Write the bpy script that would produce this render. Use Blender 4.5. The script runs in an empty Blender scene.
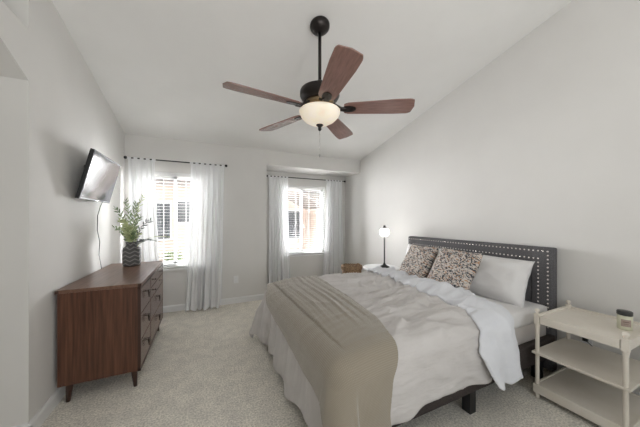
import bpy, bmesh, math, random
from mathutils import Vector, Matrix, noise
random.seed(7)
PI = math.pi
S = bpy.context.scene
COL = S.collection

# ------------------------------------------------------------------ camera, world, light, exposure
CAM_H = 1.307
cd = bpy.data.cameras.new('camera')
cam = bpy.data.objects.new('camera', cd)
COL.objects.link(cam)
cam.location = (0, 0, CAM_H)
cam.rotation_euler = (PI / 2, 0, -math.radians(24.9))
cd.sensor_fit = 'HORIZONTAL'
cd.sensor_width = 36
cd.lens = 36 * 250 / 640
cd.shift_y = 5.5 / 640
cd.clip_start = 0.02
S.camera = cam

S.view_settings.view_transform = 'Standard'
S.view_settings.look = 'None'
S.view_settings.gamma = 1
S.view_settings.use_curve_mapping = False
S.view_settings.exposure = 0.6

W = bpy.data.worlds.new('sky')
S.world = W
W.use_nodes = True
wn = W.node_tree.nodes
wb = wn['Background']
wb.inputs[0].default_value = (0.86, 0.93, 1.0, 1)
wb.inputs[1].default_value = 0.85

def area_light(name, loc, target, sx, sy, power, color):
    l = bpy.data.lights.new(name, 'AREA')
    l.shape = 'RECTANGLE'
    l.size = sx; l.size_y = sy
    l.energy = power
    l.color = color
    o = bpy.data.objects.new(name, l)
    COL.objects.link(o)
    o.location = loc
    o.rotation_euler = (Vector(target) - Vector(loc)).to_track_quat('-Z', 'Y').to_euler()
    return o
area_light('daylight_between_windows', (1.2, 6.3, 1.35), (1.0, 4.0, 1.35), 1.35, 1.1, 240, (.97, .98, 1))
area_light('daylight_left_window', (-.38, 5.35, 3.0), (-.3, 4.08, 1.45), 1.6, 1.2, 500, (.97, .98, 1))
area_light('daylight_alcove_window', (1.8, 5.9, 3.0), (1.8, 4.7, 1.45), 1.6, 1.2, 500, (.97, .98, 1))
area_light('daylight_beside_left_window', (-2.3, 6.1, 1.35), (-.4, 4.1, 1.3), 1.3, 1.1, 60, (.97, .98, 1))
area_light('rear_bounce_fill', (.4, -1.3, 1.0), (-.1, .1, 3.5), 1.8, 1.0, 31, (1, .985, .96))  # unseen fill lamp added behind the camera, aimed up at the ceiling

# ------------------------------------------------------------------ materials
def mat(name, color, rough=.6, metal=0, spec=.5, sheen=0, trans=None):
    m = bpy.data.materials.new(name)
    m.use_nodes = True
    b = m.node_tree.nodes['Principled BSDF']
    b.inputs['Base Color'].default_value = (*color, 1)
    b.inputs['Roughness'].default_value = rough
    b.inputs['Metallic'].default_value = metal
    b.inputs['Specular IOR Level'].default_value = spec
    if sheen: b.inputs['Sheen Weight'].default_value = sheen
    return m

def nt(m):
    n = m.node_tree
    return n.nodes, n.links, n.nodes['Principled BSDF']

def noisy(m, c1, c2, scale=20, detail=4, stretch=(1, 1, 1), coord='Object', bump=0, bscale=None, rot=(0, 0, 0), lo=.35, hi=.65, dist=.01):
    N, L, b = nt(m)
    tc = N.new('ShaderNodeTexCoord')
    mp = N.new('ShaderNodeMapping')
    mp.inputs['Scale'].default_value = stretch
    mp.inputs['Rotation'].default_value = rot
    L.new(tc.outputs[coord], mp.inputs[0])
    t = N.new('ShaderNodeTexNoise')
    t.inputs['Scale'].default_value = scale
    t.inputs['Detail'].default_value = detail
    L.new(mp.outputs[0], t.inputs[0])
    r = N.new('ShaderNodeValToRGB')
    r.color_ramp.elements[0].position = lo
    r.color_ramp.elements[1].position = hi
    r.color_ramp.elements[0].color = (*c1, 1)
    r.color_ramp.elements[1].color = (*c2, 1)
    L.new(t.outputs[0], r.inputs[0])
    L.new(r.outputs[0], b.inputs['Base Color'])
    if bump:
        t2 = t
        if bscale:
            t2 = N.new('ShaderNodeTexNoise')
            t2.inputs['Scale'].default_value = bscale
            t2.inputs['Detail'].default_value = 3
            L.new(mp.outputs[0], t2.inputs[0])
        bp = N.new('ShaderNodeBump')
        bp.inputs['Strength'].default_value = bump
        bp.inputs['Distance'].default_value = dist
        L.new(t2.outputs[0], bp.inputs['Height'])
        L.new(bp.outputs[0], b.inputs['Normal'])
    return m

M = {}
M['wall'] = noisy(mat('wall_paint', (.66, .645, .615), .7, spec=.25), (.715, .70, .672), (.74, .725, .697), 2, bump=.05, bscale=140, dist=.003)
M['ceil'] = noisy(mat('ceiling_paint', (.7, .69, .67), .85, spec=.15), (.82, .81, .785), (.84, .83, .805), 3, bump=.06, bscale=90, dist=.003)
M['trim'] = mat('white_trim_paint', (.82, .82, .81), .35)
M['carpet'] = noisy(mat('carpet', (.4, .37, .31), 1, spec=.05), (.62, .585, .52), (.97, .92, .83), 85, 6, bump=.6, bscale=150, dist=.01, lo=.36, hi=.64)
# a second, larger mottling on the carpet pile
N, L, b = nt(M['carpet'])
src = b.inputs['Base Color'].links[0].from_socket
t = N.new('ShaderNodeTexNoise'); t.inputs['Scale'].default_value = 9; t.inputs['Detail'].default_value = 5
tc = N.new('ShaderNodeTexCoord'); L.new(tc.outputs['Object'], t.inputs[0])
r = N.new('ShaderNodeValToRGB'); r.color_ramp.elements[0].position = .38; r.color_ramp.elements[1].position = .62
r.color_ramp.elements[0].color = (.93, .93, .925, 1); r.color_ramp.elements[1].color = (1.05, 1.05, 1.04, 1)
L.new(t.outputs[0], r.inputs[0])
mx = N.new('ShaderNodeMixRGB'); mx.blend_type = 'MULTIPLY'; mx.inputs[0].default_value = 1
L.new(src, mx.inputs[1]); L.new(r.outputs[0], mx.inputs[2]); L.new(mx.outputs[0], b.inputs['Base Color'])

M['wood'] = noisy(mat('walnut_veneer', (.1, .05, .03), .38), (.06, .023, .012), (.155, .064, .034), 7, 6, (9, 9, .45), bump=.04, lo=.3, hi=.72)
M['wood_top'] = noisy(mat('walnut_top', (.14, .075, .05), .33), (.12, .06, .04), (.23, .125, .085), 6, 6, (9, .5, 9), bump=.03, lo=.3, hi=.72)
M['wood_dark'] = mat('dark_wood_edge', (.05, .022, .014), .4)
M['wood_front'] = noisy(mat('walnut_drawer_front', (.12, .06, .045), .24, spec=.8), (.10, .05, .037), (.20, .105, .078), 7, 6, (9, .6, 9), bump=.03, lo=.3, hi=.72)
M['blade'] = noisy(mat('fan_blade_wood', (.16, .08, .065), .17, spec=.9), (.20, .105, .087), (.30, .16, .13), 5, 5, (2, 22, 22), lo=.3, hi=.7)
M['blade_under'] = M['blade']
M['bronze'] = mat('oil_rubbed_bronze', (.035, .030, .028), .38, .7)
M['brass'] = mat('antique_brass', (.30, .22, .13), .35, .9)
M['black'] = mat('black_plastic', (.012, .012, .013), .4)
M['black_metal'] = mat('black_metal', (.02, .02, .02), .35, .5)
M['grey_metal'] = mat('dark_grey_metal', (.09, .09, .09), .35, .7)
M['screen'] = mat('tv_screen', (.03, .035, .05), .10, 0)
M['screen'].node_tree.nodes['Principled BSDF'].inputs['IOR'].default_value = 1.45
M['chrome'] = mat('chrome', (.7, .7, .7), .2, 1)
M['slat'] = mat('blind_slat', (.5, .5, .49), .5)
M['cream'] = noisy(mat('cream_paint', (.76, .71, .59), .4), (.78, .72, .625), (.83, .775, .69), 6)
M['white'] = mat('white_laminate', (.8, .8, .8), .4)
M['cloth_white'] = mat('white_cotton', (.84, .84, .86), .9, spec=.1, sheen=.2)
M['linen'] = noisy(mat('linen_duvet', (.66, .63, .6), .9, spec=.1, sheen=.2), (.62, .592, .572), (.66, .632, .612), 3, coord='UV', stretch=(1.3, 4.5, 1), bump=.55, bscale=3.2, dist=.035)
M['band'] = noisy(mat('duvet_lining', (.82, .83, .87), .9, spec=.1, sheen=.2), (.76, .77, .805), (.80, .81, .84), 3, coord='UV', stretch=(2, 3, 1), bump=.4, bscale=5, dist=.025)
M['sham'] = noisy(mat('sham_cotton', (.83, .82, .8), .9, spec=.1), (.80, .785, .775), (.84, .825, .815), 5, bump=.25, bscale=7, dist=.03)
M['mattress'] = mat('mattress_ticking', (.62, .58, .55), .9)
M['upholstery'] = noisy(mat('grey_upholstery', (.07, .07, .075), .85, spec=.2), (.10, .098, .102), (.155, .15, .155), 160, bump=.2, dist=.003)
M['rail'] = noisy(mat('brown_upholstery', (.055, .045, .042), .9, spec=.2), (.045, .037, .035), (.07, .058, .054), 160, bump=.2, dist=.003)
M['nail'] = mat('nickel_nail', (.75, .72, .68), .25, 1)
M['vase'] = mat('charcoal_ceramic', (.07, .068, .065), .6)
M['leaf'] = noisy(mat('leaf_green', (.15, .24, .09), .6), (.16, .23, .11), (.34, .42, .22), 12)
M['leaf_pale'] = noisy(mat('leaf_pale', (.4, .45, .2), .6), (.40, .46, .22), (.62, .66, .40), 12)
M['leaf_dusky'] = noisy(mat('leaf_dusky', (.12, .14, .14), .6), (.09, .11, .10), (.20, .23, .22), 12)
M['stem'] = mat('stem', (.16, .2, .08), .7)
M['wax'] = mat('pale_wax', (.72, .71, .55), .3)
M['label'] = mat('pinkish_paper_label', (.42, .33, .28), .7)
M['label_ink'] = mat('label_ink', (.16, .09, .07), .7)
M['lid'] = mat('dark_lid', (.03, .032, .03), .35)
M['wicker'] = noisy(mat('wicker', (.28, .17, .09), .7), (.16, .09, .045), (.42, .28, .16), 40, bump=.3)
M['stucco'] = noisy(mat('peach_stucco', (.55, .42, .34), .9), (.50, .40, .335), (.58, .47, .40), 5, bump=.2, bscale=60)
M['roof_tile'] = noisy(mat('roof_tiles', (.2, .17, .16), .9), (.13, .115, .11), (.30, .25, .225), 6, 4, (1, 8, 8), bump=.4)
M['stone'] = mat('grey_outside_glass', (.06, .065, .075), .15)
M['ground'] = noisy(mat('outside_ground', (.3, .28, .25), .95), (.25, .23, .2), (.4, .37, .32), 4)
M['shrub'] = noisy(mat('shrub_leaves', (.07, .10, .05), .8), (.05, .075, .035), (.14, .19, .08), 20)

# waffle throw
m = mat('waffle_throw', (.42, .36, .27), .95, spec=.05, sheen=.6); M['throw'] = m
N, L, b = nt(m)
tc = N.new('ShaderNodeTexCoord')
def wave(direction, scale):
    w = N.new('ShaderNodeTexWave'); w.wave_type = 'BANDS'; w.bands_direction = direction
    w.inputs['Scale'].default_value = scale; w.inputs['Distortion'].default_value = .3
    L.new(tc.outputs['UV'], w.inputs[0]); return w
w1, w2 = wave('X', 46), wave('Y', 46)
mm = N.new('ShaderNodeMath'); mm.operation = 'MULTIPLY'
L.new(w1.outputs[1], mm.inputs[0]); L.new(w2.outputs[1], mm.inputs[1])
r = N.new('ShaderNodeValToRGB')
r.color_ramp.elements[0].color = (.30, .262, .205, 1); r.color_ramp.elements[1].color = (.385, .34, .268, 1)
L.new(mm.outputs[0], r.inputs[0]); L.new(r.outputs[0], b.inputs['Base Color'])
bp = N.new('ShaderNodeBump'); bp.inputs['Strength'].default_value = .35; bp.inputs['Distance'].default_value = .004
L.new(mm.outputs[0], bp.inputs['Height']); L.new(bp.outputs[0], b.inputs['Normal'])

# leafy floral print
m = mat('floral_print', (.6, .55, .5), .9, spec=.05); M['floral'] = m
N, L, b = nt(m)
tc = N.new('ShaderNodeTexCoord')
nz = N.new('ShaderNodeTexNoise'); nz.inputs['Scale'].default_value = 9; L.new(tc.outputs['UV'], nz.inputs[0])
mxv = N.new('ShaderNodeMixRGB'); mxv.blend_type = 'ADD'; mxv.inputs[0].default_value = .08
L.new(tc.outputs['UV'], mxv.inputs[1]); L.new(nz.outputs[1], mxv.inputs[2])
def leaves(scale, rot, lo, hi, sc=(1, 2.3, 1), rnd=1):
    mp = N.new('ShaderNodeMapping'); mp.inputs['Rotation'].default_value = (0, 0, rot); mp.inputs['Scale'].default_value = sc
    L.new(mxv.outputs[0], mp.inputs[0])
    v = N.new('ShaderNodeTexVoronoi'); v.inputs['Scale'].default_value = scale
    v.inputs['Randomness'].default_value = rnd
    L.new(mp.outputs[0], v.inputs[0])
    r = N.new('ShaderNodeValToRGB'); r.color_ramp.elements[0].position = lo; r.color_ramp.elements[1].position = hi
    r.color_ramp.elements[0].color = (1, 1, 1, 1); r.color_ramp.elements[1].color = (0, 0, 0, 1)
    L.new(v.outputs['Distance'], r.inputs[0]); return r
def strokes(scale, seed, half, sc=(1, 1, 1)):
    mp = N.new('ShaderNodeMapping'); mp.inputs['Location'].default_value = (seed, seed * .7, seed * .3); mp.inputs['Scale'].default_value = sc
    L.new(mxv.outputs[0], mp.inputs[0])
    v = N.new('ShaderNodeTexNoise'); v.inputs['Scale'].default_value = scale; v.inputs['Detail'].default_value = 1
    L.new(mp.outputs[0], v.inputs[0])
    a1 = N.new('ShaderNodeMath'); a1.operation = 'SUBTRACT'; a1.inputs[1].default_value = .5; L.new(v.outputs[0], a1.inputs[0])
    a2 = N.new('ShaderNodeMath'); a2.operation = 'ABSOLUTE'; L.new(a1.outputs[0], a2.inputs[0])
    a3 = N.new('ShaderNodeMath'); a3.operation = 'LESS_THAN'; a3.inputs[1].default_value = half; L.new(a2.outputs[0], a3.inputs[0])
    return a3
prev = None
base = (.66, .61, .56, 1)
for f, colr in ((leaves(12, .7, .34, .40), (.50, .29, .17, 1)), (strokes(13, 3, .050), (.62, .57, .52, 1)), (leaves(13, -.6, .30, .36), (.06, .065, .08, 1)), (strokes(15, 8, .035), (.07, .075, .09, 1)), (leaves(16, 1.9, .18, .24), (.66, .50, .38, 1))):
    x = N.new('ShaderNodeMixRGB'); L.new(f.outputs[0], x.inputs[0])
    if prev is None: x.inputs[1].default_value = base
    else: L.new(prev.outputs[0], x.inputs[1])
    x.inputs[2].default_value = colr
    prev = x
L.new(prev.outputs[0], b.inputs['Base Color'])

# chevron vase
m = M['vase']; N, L, b = nt(m)
tc = N.new('ShaderNodeTexCoord'); sx = N.new('ShaderNodeSeparateXYZ'); L.new(tc.outputs['Object'], sx.inputs[0])
at = N.new('ShaderNodeMath'); at.operation = 'ARCTAN2'; L.new(sx.outputs[1], at.inputs[0]); L.new(sx.outputs[0], at.inputs[1])
m1 = N.new('ShaderNodeMath'); m1.operation = 'MULTIPLY'; m1.inputs[1].default_value = 6 / (2 * PI); L.new(at.outputs[0], m1.inputs[0])
pp = N.new('ShaderNodeMath'); pp.operation = 'PINGPONG'; pp.inputs[1].default_value = .5; L.new(m1.outputs[0], pp.inputs[0])
m2 = N.new('ShaderNodeMath'); m2.operation = 'MULTIPLY_ADD'; m2.inputs[1].default_value = 24; L.new(sx.outputs[2], m2.inputs[0])
m3 = N.new('ShaderNodeMath'); m3.operation = 'MULTIPLY'; m3.inputs[1].default_value = 1.1; L.new(pp.outputs[0], m3.inputs[0]); L.new(m3.outputs[0], m2.inputs[2])
fr = N.new('ShaderNodeMath'); fr.operation = 'FRACT'; L.new(m2.outputs[0], fr.inputs[0])
r = N.new('ShaderNodeValToRGB'); r.color_ramp.interpolation = 'CONSTANT'
r.color_ramp.elements[0].color = (.085, .082, .08, 1); r.color_ramp.elements[1].position = .72; r.color_ramp.elements[1].color = (.24, .235, .225, 1)
L.new(fr.outputs[0], r.inputs[0]); L.new(r.outputs[0], b.inputs['Base Color'])

# sheer curtain: diffuse + translucent
def curtain_mat():
    m = bpy.data.materials.new('white_curtain'); m.use_nodes = True
    N, L = m.node_tree.nodes, m.node_tree.links
    N.remove(N['Principled BSDF'])
    d = N.new('ShaderNodeBsdfDiffuse'); d.inputs[0].default_value = (.92, .92, .92, 1)
    t = N.new('ShaderNodeBsdfTranslucent'); t.inputs[0].default_value = (.8, .81, .82, 1)
    tr = N.new('ShaderNodeBsdfTransparent')
    a = N.new('ShaderNodeMixShader'); a.inputs[0].default_value = .2
    L.new(d.outputs[0], a.inputs[1]); L.new(t.outputs[0], a.inputs[2])
    c = N.new('ShaderNodeMixShader'); c.inputs[0].default_value = .03
    L.new(a.outputs[0], c.inputs[1]); L.new(tr.outputs[0], c.inputs[2])
    L.new(c.outputs[0], N['Material Output'].inputs[0])
    return m
M['curtain'] = curtain_mat()
def glass_mat(name='window_glass', fac=.06):
    m = bpy.data.materials.new(name); m.use_nodes = True
    N, L = m.node_tree.nodes, m.node_tree.links
    N.remove(N['Principled BSDF'])
    t = N.new('ShaderNodeBsdfTransparent'); g = N.new('ShaderNodeBsdfGlossy'); g.inputs['Roughness'].default_value = .02
    a = N.new('ShaderNodeMixShader'); a.inputs[0].default_value = fac
    L.new(t.outputs[0], a.inputs[1]); L.new(g.outputs[0], a.inputs[2]); L.new(a.outputs[0], N['Material Output'].inputs[0])
    return m
M['glass'] = glass_mat()
def emis(name, color, strength, base):
    m = mat(name, base, .4)
    b = m.node_tree.nodes['Principled BSDF']
    b.inputs['Emission Color'].default_value = (*color, 1)
    b.inputs['Emission Strength'].default_value = strength
    return m
M['globe'] = emis('lit_globe', (1, .97, .93), 3.2, (.9, .9, .9))
M['bowl'] = noisy(emis('alabaster_bowl', (1, .84, .62), .22, (.85, .75, .62)), (.80, .72, .60), (.95, .89, .80), 7)

# ------------------------------------------------------------------ mesh helpers
def obj(name, bm, m, parent=None, smooth=False, loc=None):
    me = bpy.data.meshes.new(name)
    bm.normal_update()
    bm.to_mesh(me); bm.free()
    if smooth:
        for p in me.polygons: p.use_smooth = True
    for mm in (m if isinstance(m, (list, tuple)) else [m]): me.materials.append(mm)
    o = bpy.data.objects.new(name, me)
    COL.objects.link(o)
    if parent: o.parent = parent
    if loc: o.location = loc
    return o

def tag(o, label, cat, group=None, kind=None):
    o['label'] = label; o['category'] = cat
    if group: o['group'] = group
    if kind: o['kind'] = kind
    return o

def thing(name, label, cat, loc=(0, 0, 0), rz=0, group=None):
    o = bpy.data.objects.new(name, None); COL.objects.link(o)
    o.empty_display_size = .1
    o.location = loc; o.rotation_euler = (0, 0, rz)
    return tag(o, label, cat, group)

def struct(name, bm, m, parent=None, smooth=False):
    o = obj(name, bm, m, parent, smooth)
    if not parent: o['kind'] = 'structure'
    return o

def box(bm, x0, x1, y0, y1, z0, z1, bev=0, mi=0):
    vs = [bm.verts.new((x, y, z)) for x in (x0, x1) for y in (y0, y1) for z in (z0, z1)]
    idx = ((0, 1, 3, 2), (4, 6, 7, 5), (0, 4, 5, 1), (2, 3, 7, 6), (0, 2, 6, 4), (1, 5, 7, 3))
    fs = [bm.faces.new([vs[i] for i in f]) for f in idx]
    for f in fs: f.material_index = mi
    if bev:
        es = list({e for f in fs for e in f.edges})
        bmesh.ops.bevel(bm, geom=es, offset=bev, segments=2, profile=.6, affect='EDGES')
    return bm

def bx(*a, **k):
    return box(bmesh.new(), *a, **k)

def hexa(bm, pts):
    """8 points: bottom loop 4 then top loop 4"""
    vs = [bm.verts.new(p) for p in pts]
    for f in ((3, 2, 1, 0), (4, 5, 6, 7), (0, 1, 5, 4), (1, 2, 6, 5), (2, 3, 7, 6), (3, 0, 4, 7)):
        bm.faces.new([vs[i] for i in f])
    return bm

def lathe(bm, prof, n=28, cx=0, cy=0, mi=0):
    rings = []
    for (r, z) in prof:
        if r < 1e-5: rings.append([bm.verts.new((cx, cy, z))])
        else: rings.append([bm.verts.new((cx + r * math.cos(2 * PI * i / n), cy + r * math.sin(2 * PI * i / n), z)) for i in range(n)])
    for a, b in zip(rings, rings[1:]):
        for i in range(n):
            j = (i + 1) % n
            if len(a) == 1 and len(b) == 1: continue
            if len(a) == 1: f = bm.faces.new((a[0], b[j], b[i]))
            elif len(b) == 1: f = bm.faces.new((a[i], a[j], b[0]))
            else: f = bm.faces.new((a[i], a[j], b[j], b[i]))
            f.material_index = mi
    for rg in (rings[0], rings[-1]):
        if len(rg) > 1:
            try: bm.faces.new(rg).material_index = mi
            except ValueError: pass
    bmesh.ops.recalc_face_normals(bm, faces=bm.faces[:])
    return bm

def tube(bm, pts, r, n=8, cap=True):
    pts = [Vector(p) for p in pts]
    rs = r if isinstance(r, (list, tuple)) else [r] * len(pts)
    rings = []
    up = Vector((0, 0, 1))
    for i, p in enumerate(pts):
        d = (pts[min(i + 1, len(pts) - 1)] - pts[max(i - 1, 0)]).normalized()
        ref = up if abs(d.z) < .95 else Vector((1, 0, 0))
        a = d.cross(ref).normalized(); b = d.cross(a).normalized()
        rings.append([bm.verts.new(p + (a * math.cos(2 * PI * k / n) + b * math.sin(2 * PI * k / n)) * rs[i]) for k in range(n)])
    for A, B in zip(rings, rings[1:]):
        for k in range(n):
            j = (k + 1) % n
            bm.faces.new((A[k], B[k], B[j], A[j]))
    if cap:
        bm.faces.new(rings[0]); bm.faces.new(rings[-1][::-1])
    bmesh.ops.recalc_face_normals(bm, faces=bm.faces[:])
    return bm

def grid_sheet(fn, nu, nv, thick=0, uvfn=None):
    """fn(i/nu, j/nv)->(Vector, uv)"""
    bm = bmesh.new(); uvl = bm.loops.layers.uv.new('UVMap')
    P = [[fn(i / nu, j / nv) for j in range(nv + 1)] for i in range(nu + 1)]
    V = [[bm.verts.new(P[i][j][0]) for j in range(nv + 1)] for i in range(nu + 1)]
    for i in range(nu):
        for j in range(nv):
            ids = ((i, j), (i + 1, j), (i + 1, j + 1), (i, j + 1))
            f = bm.faces.new([V[a][c] for a, c in ids])
            for lp, (a, c) in zip(f.loops, ids): lp[uvl].uv = P[a][c][1]
    return bm

def solidify(o, t, off=-1):
    md = o.modifiers.new('thickness', 'SOLIDIFY'); md.thickness = t; md.offset = off

def subsurf(o, n=1):
    md = o.modifiers.new('smooth', 'SUBSURF'); md.levels = n; md.render_levels = n

def nz(x, y, z=0, s=1):
    return noise.noise(Vector((x * s, y * s, z)))

# ------------------------------------------------------------------ room shell
XL, XR, YB, YN, ZB = -.951, 2.75, 4.08, -1.7, 2.44
SL = .215
T = .12
YC = 2.09            # end of the left wall
YA = 4.65            # alcove window wall
def ceil_z(y): return ZB + SL * (YB - y)

struct('floor', bx(-2.5, XR + T, YN - T, YA + T, -.1, 0), M['carpet'])
bm = bmesh.new()
y0, y1 = YN - T, YB
hexa(bm, [(-2.5, y0, ceil_z(y0)), (XR + T, y0, ceil_z(y0)), (XR + T, y1, ceil_z(y1)), (-2.5, y1, ceil_z(y1)),
          (-2.5, y0, ceil_z(y0) + .12), (XR + T, y0, ceil_z(y0) + .12), (XR + T, y1, ceil_z(y1) + .12), (-2.5, y1, ceil_z(y1) + .12)])
struct('ceiling', bm, M['ceil'])

def wall_poly(name, pts, axis, a, b_, m=None):
    """prism: polygon pts in (u,z), extruded along axis from a to b_. axis 'x': u=y ; axis 'y': u=x"""
    bm = bmesh.new()
    f3 = (lambda u, z, w: (w, u, z)) if axis == 'x' else (lambda u, z, w: (u, w, z))
    A = [bm.verts.new(f3(u, z, a)) for u, z in pts]; B = [bm.verts.new(f3(u, z, b_)) for u, z in pts]
    bm.faces.new(A); bm.faces.new(B[::-1])
    n = len(pts)
    for i in range(n): bm.faces.new((A[i], A[(i + 1) % n], B[(i + 1) % n], B[i]))
    bmesh.ops.recalc_face_normals(bm, faces=bm.faces[:])
    return struct(name, bm, m or M['wall'])

def prism_into(bm, pts, axis, a, b_):
    f3 = (lambda u, z, w: (w, u, z)) if axis == 'x' else (lambda u, z, w: (u, w, z))
    A = [bm.verts.new(f3(u, z, a)) for u, z in pts]; B = [bm.verts.new(f3(u, z, b_)) for u, z in pts]
    bm.faces.new(A); bm.faces.new(B[::-1])
    n = len(pts)
    for i in range(n): bm.faces.new((A[i], A[(i + 1) % n], B[(i + 1) % n], B[i]))
    bmesh.ops.recalc_face_normals(bm, faces=bm.faces[:])

# left wall with the clipped-corner hall opening and the open ledge above it
wall_poly('wall_left', [(YC, 0), (YB + T, 0), (YB + T, ZB + .05), (YC, ceil_z(YC) + .05), (YC, ZB), (YN, ZB), (YN, 0), (-.2, 0), (-.2, 2.30), (1.74, 2.30), (YC, 2.135)], 'x', XL - .35, XL)
struct('wall_hall', bx(-2.5, -2.38, YN - T, YC + .1, 0, 3.75), M['wall'])
struct('wall_hall_end', bx(-2.5, XL - .35, YC, YC + T, 0, 3.0), M['wall'])
wall_poly('wall_right', [(YN - T, 0), (YA + T, 0), (YA + T, ZB + .05), (YB, ZB + .05), (YN - T, ceil_z(YN - T) + .05)], 'x', XR, XR + T)

# back wall with the hole of window_1, then the alcove
W1 = (-.88, .13, .61, 1.965)
W2 = (1.28, 2.29, .60, 1.97)
def wall_with_hole(bm, x0, x1, z0, z1, y0, y1, w):
    box(bm, x0, w[0], y0, y1, z0, z1); box(bm, w[1], x1, y0, y1, z0, z1)
    box(bm, w[0], w[1], y0, y1, z0, w[2]); box(bm, w[0], w[1], y0, y1, w[3], z1)
XA = .93
bm = bmesh.new(); wall_with_hole(bm, XL - .35, XA, 0, ZB + .1, YB, YB + T, W1)
box(bm, XA - T, XA, YB + T, YA, 0, ZB + .1)
struct('wall_back', bm, M['wall'])
bm = bmesh.new(); wall_with_hole(bm, XA - T, XR, 0, ZB + .1, YA, YA + T, W2)
struct('wall_alcove', bm, M['wall'])
struct('ceiling_soffit', bx(XA, XR, YB, YA, 2.20, ZB + .1), M['wall'])
# rear wall (behind the camera) with a wide opening added to let in fill light
bm = bmesh.new(); wall_with_hole(bm, -2.5, XR + T, 0, 3.75, YN - T, YN, (-.5, 2.3, .55, 2.6))
struct('wall_rear', bm, M['wall'])
bm = bmesh.new()
box(bm, -.5, 2.3, YN - .09, YN - .03, .55, .60); box(bm, -.5, 2.3, YN - .09, YN - .03, 2.55, 2.6)
for x in (-.5, .87, 2.25): box(bm, x, x + .05, YN - .09, YN - .03, .55, 2.6)
struct('added_rear_window', bm, M['trim'])  # unseen frame around the added light opening

# baseboards
def baseboard(name, x0, x1, y0, y1, ax):
    bm = bmesh.new()
    if ax == 'y':   # runs along x, face towards -y ; y1 = wall
        prism_x = [(y1, 0), (y1 - .016, 0), (y1 - .016, .072), (y1 - .008, .088), (y1, .09)]
        prism_into(bm, prism_x, 'x', x0, x1)
    elif ax == 'xl':  # along y on left wall
        prism_into(bm, [(x0, 0), (x0 + .016, 0), (x0 + .016, .072), (x0 + .008, .088), (x0, .09)], 'y', y0, y1)
    else:
        prism_into(bm, [(x0, 0), (x0 - .016, 0), (x0 - .016, .072), (x0 - .008, .088), (x0, .09)], 'y', y0, y1)
    return struct(name, bm, M['trim'])
baseboard('baseboard_left', XL, 0, YC - .016, YB, 'xl')
baseboard('baseboard_left_return', XL - .35, XL + .016, 0, YC, 'y')
baseboard('baseboard_back', XL + .016, XA + .016, 0, YB, 'y')
baseboard('baseboard_alcove', XA, XR, 0, YA, 'y')
baseboard('baseboard_right', XR, 0, YN, YA, 'xr')

# windows: frame, sashes, glass, sill
def window(name, w, y):
    x0, x1, z0, z1 = w
    bm = bmesh.new(); yy0, yy1 = y + .06, y + .11
    f = .045
    box(bm, x0, x0 + f, yy0, yy1, z0, z1); box(bm, x1 - f, x1, yy0, yy1, z0, z1)
    box(bm, x0, x1, yy0, yy1, z0, z0 + f); box(bm, x0, x1, yy0, yy1, z1 - f, z1)
    o = struct(name, bm, M['trim'])
    xm = (x0 + x1) / 2
    for k, (a, b_) in enumerate(((x0 + f, xm + .02), (xm - .02, x1 - f))):
        bm = bmesh.new(); ya = y + .065 + .018 * k; yb = ya + .018; s = .035
        box(bm, a, a + s, ya, yb, z0 + f, z1 - f); box(bm, b_ - s, b_, ya, yb, z0 + f, z1 - f)
        box(bm, a, b_, ya, yb, z0 + f, z0 + f + s); box(bm, a, b_, ya, yb, z1 - f - s, z1 - f)
        if k == 0: box(bm, xm - .012, xm + .012, ya - .012, ya, 1.33, 1.37)
        sash = obj('sash', bm, M['trim'], o)
        obj('pane', bx(a + s, b_ - s, ya + .007, ya + .011, z0 + f + s, z1 - f - s), M['glass'], sash)
    obj('sill', bx(x0 - .05, x1 + .05, y - .035, y + .06, z0 - .028, z0, bev=.006), M['trim'], o)
    return o
window('window_1', W1, YB)
window('window_2', W2, YA)

def blind(w, y, label):
    x0, x1, z0, z1 = w; x0 += .008; x1 -= .008
    t = thing('window_blind', label, 'window blind', ((x0 + x1) / 2, y, z0), 0, 'horizontal window blinds')
    hx = (x1 - x0) / 2; H = z1 - z0
    obj('headrail', bx(-hx, hx, -.022, .035, H - .05, H - .002, bev=.004), M['trim'], t)
    bm = bmesh.new()
    n = int((H - .10) / .043)
    for i in range(n):
        z = .055 + i * .043
        c, s = .0245 * math.cos(.02), .0245 * math.sin(.02)
        hexa(bm, [(-hx, -c, z + s), (hx, -c, z + s), (hx, c, z - s), (-hx, c, z - s),
                  (-hx, -c, z + s + .0028), (hx, -c, z + s + .0028), (hx, c, z - s + .0028), (-hx, c, z - s + .0028)])
    obj('slats', bm, M['slat'], t)
    obj('bottom_rail', bx(-hx, hx, -.026, .026, .008, .028, bev=.003), M['trim'], t)
    for x in (-hx * .66, -hx * .28, hx * .28, hx * .66):
        bm = bmesh.new(); box(bm, x - .002, x + .002, -.026, -.0245, .02, H - .04); box(bm, x - .002, x + .002, .0245, .026, .02, H - .04)
        obj('ladder_cord', bm, M['trim'], t)
blind(W1, YB + .03, 'white horizontal slat blind in the window near the wooden dresser')
blind(W2, YA + .03, 'white horizontal slat blind in the alcove window behind the bed')

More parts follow.
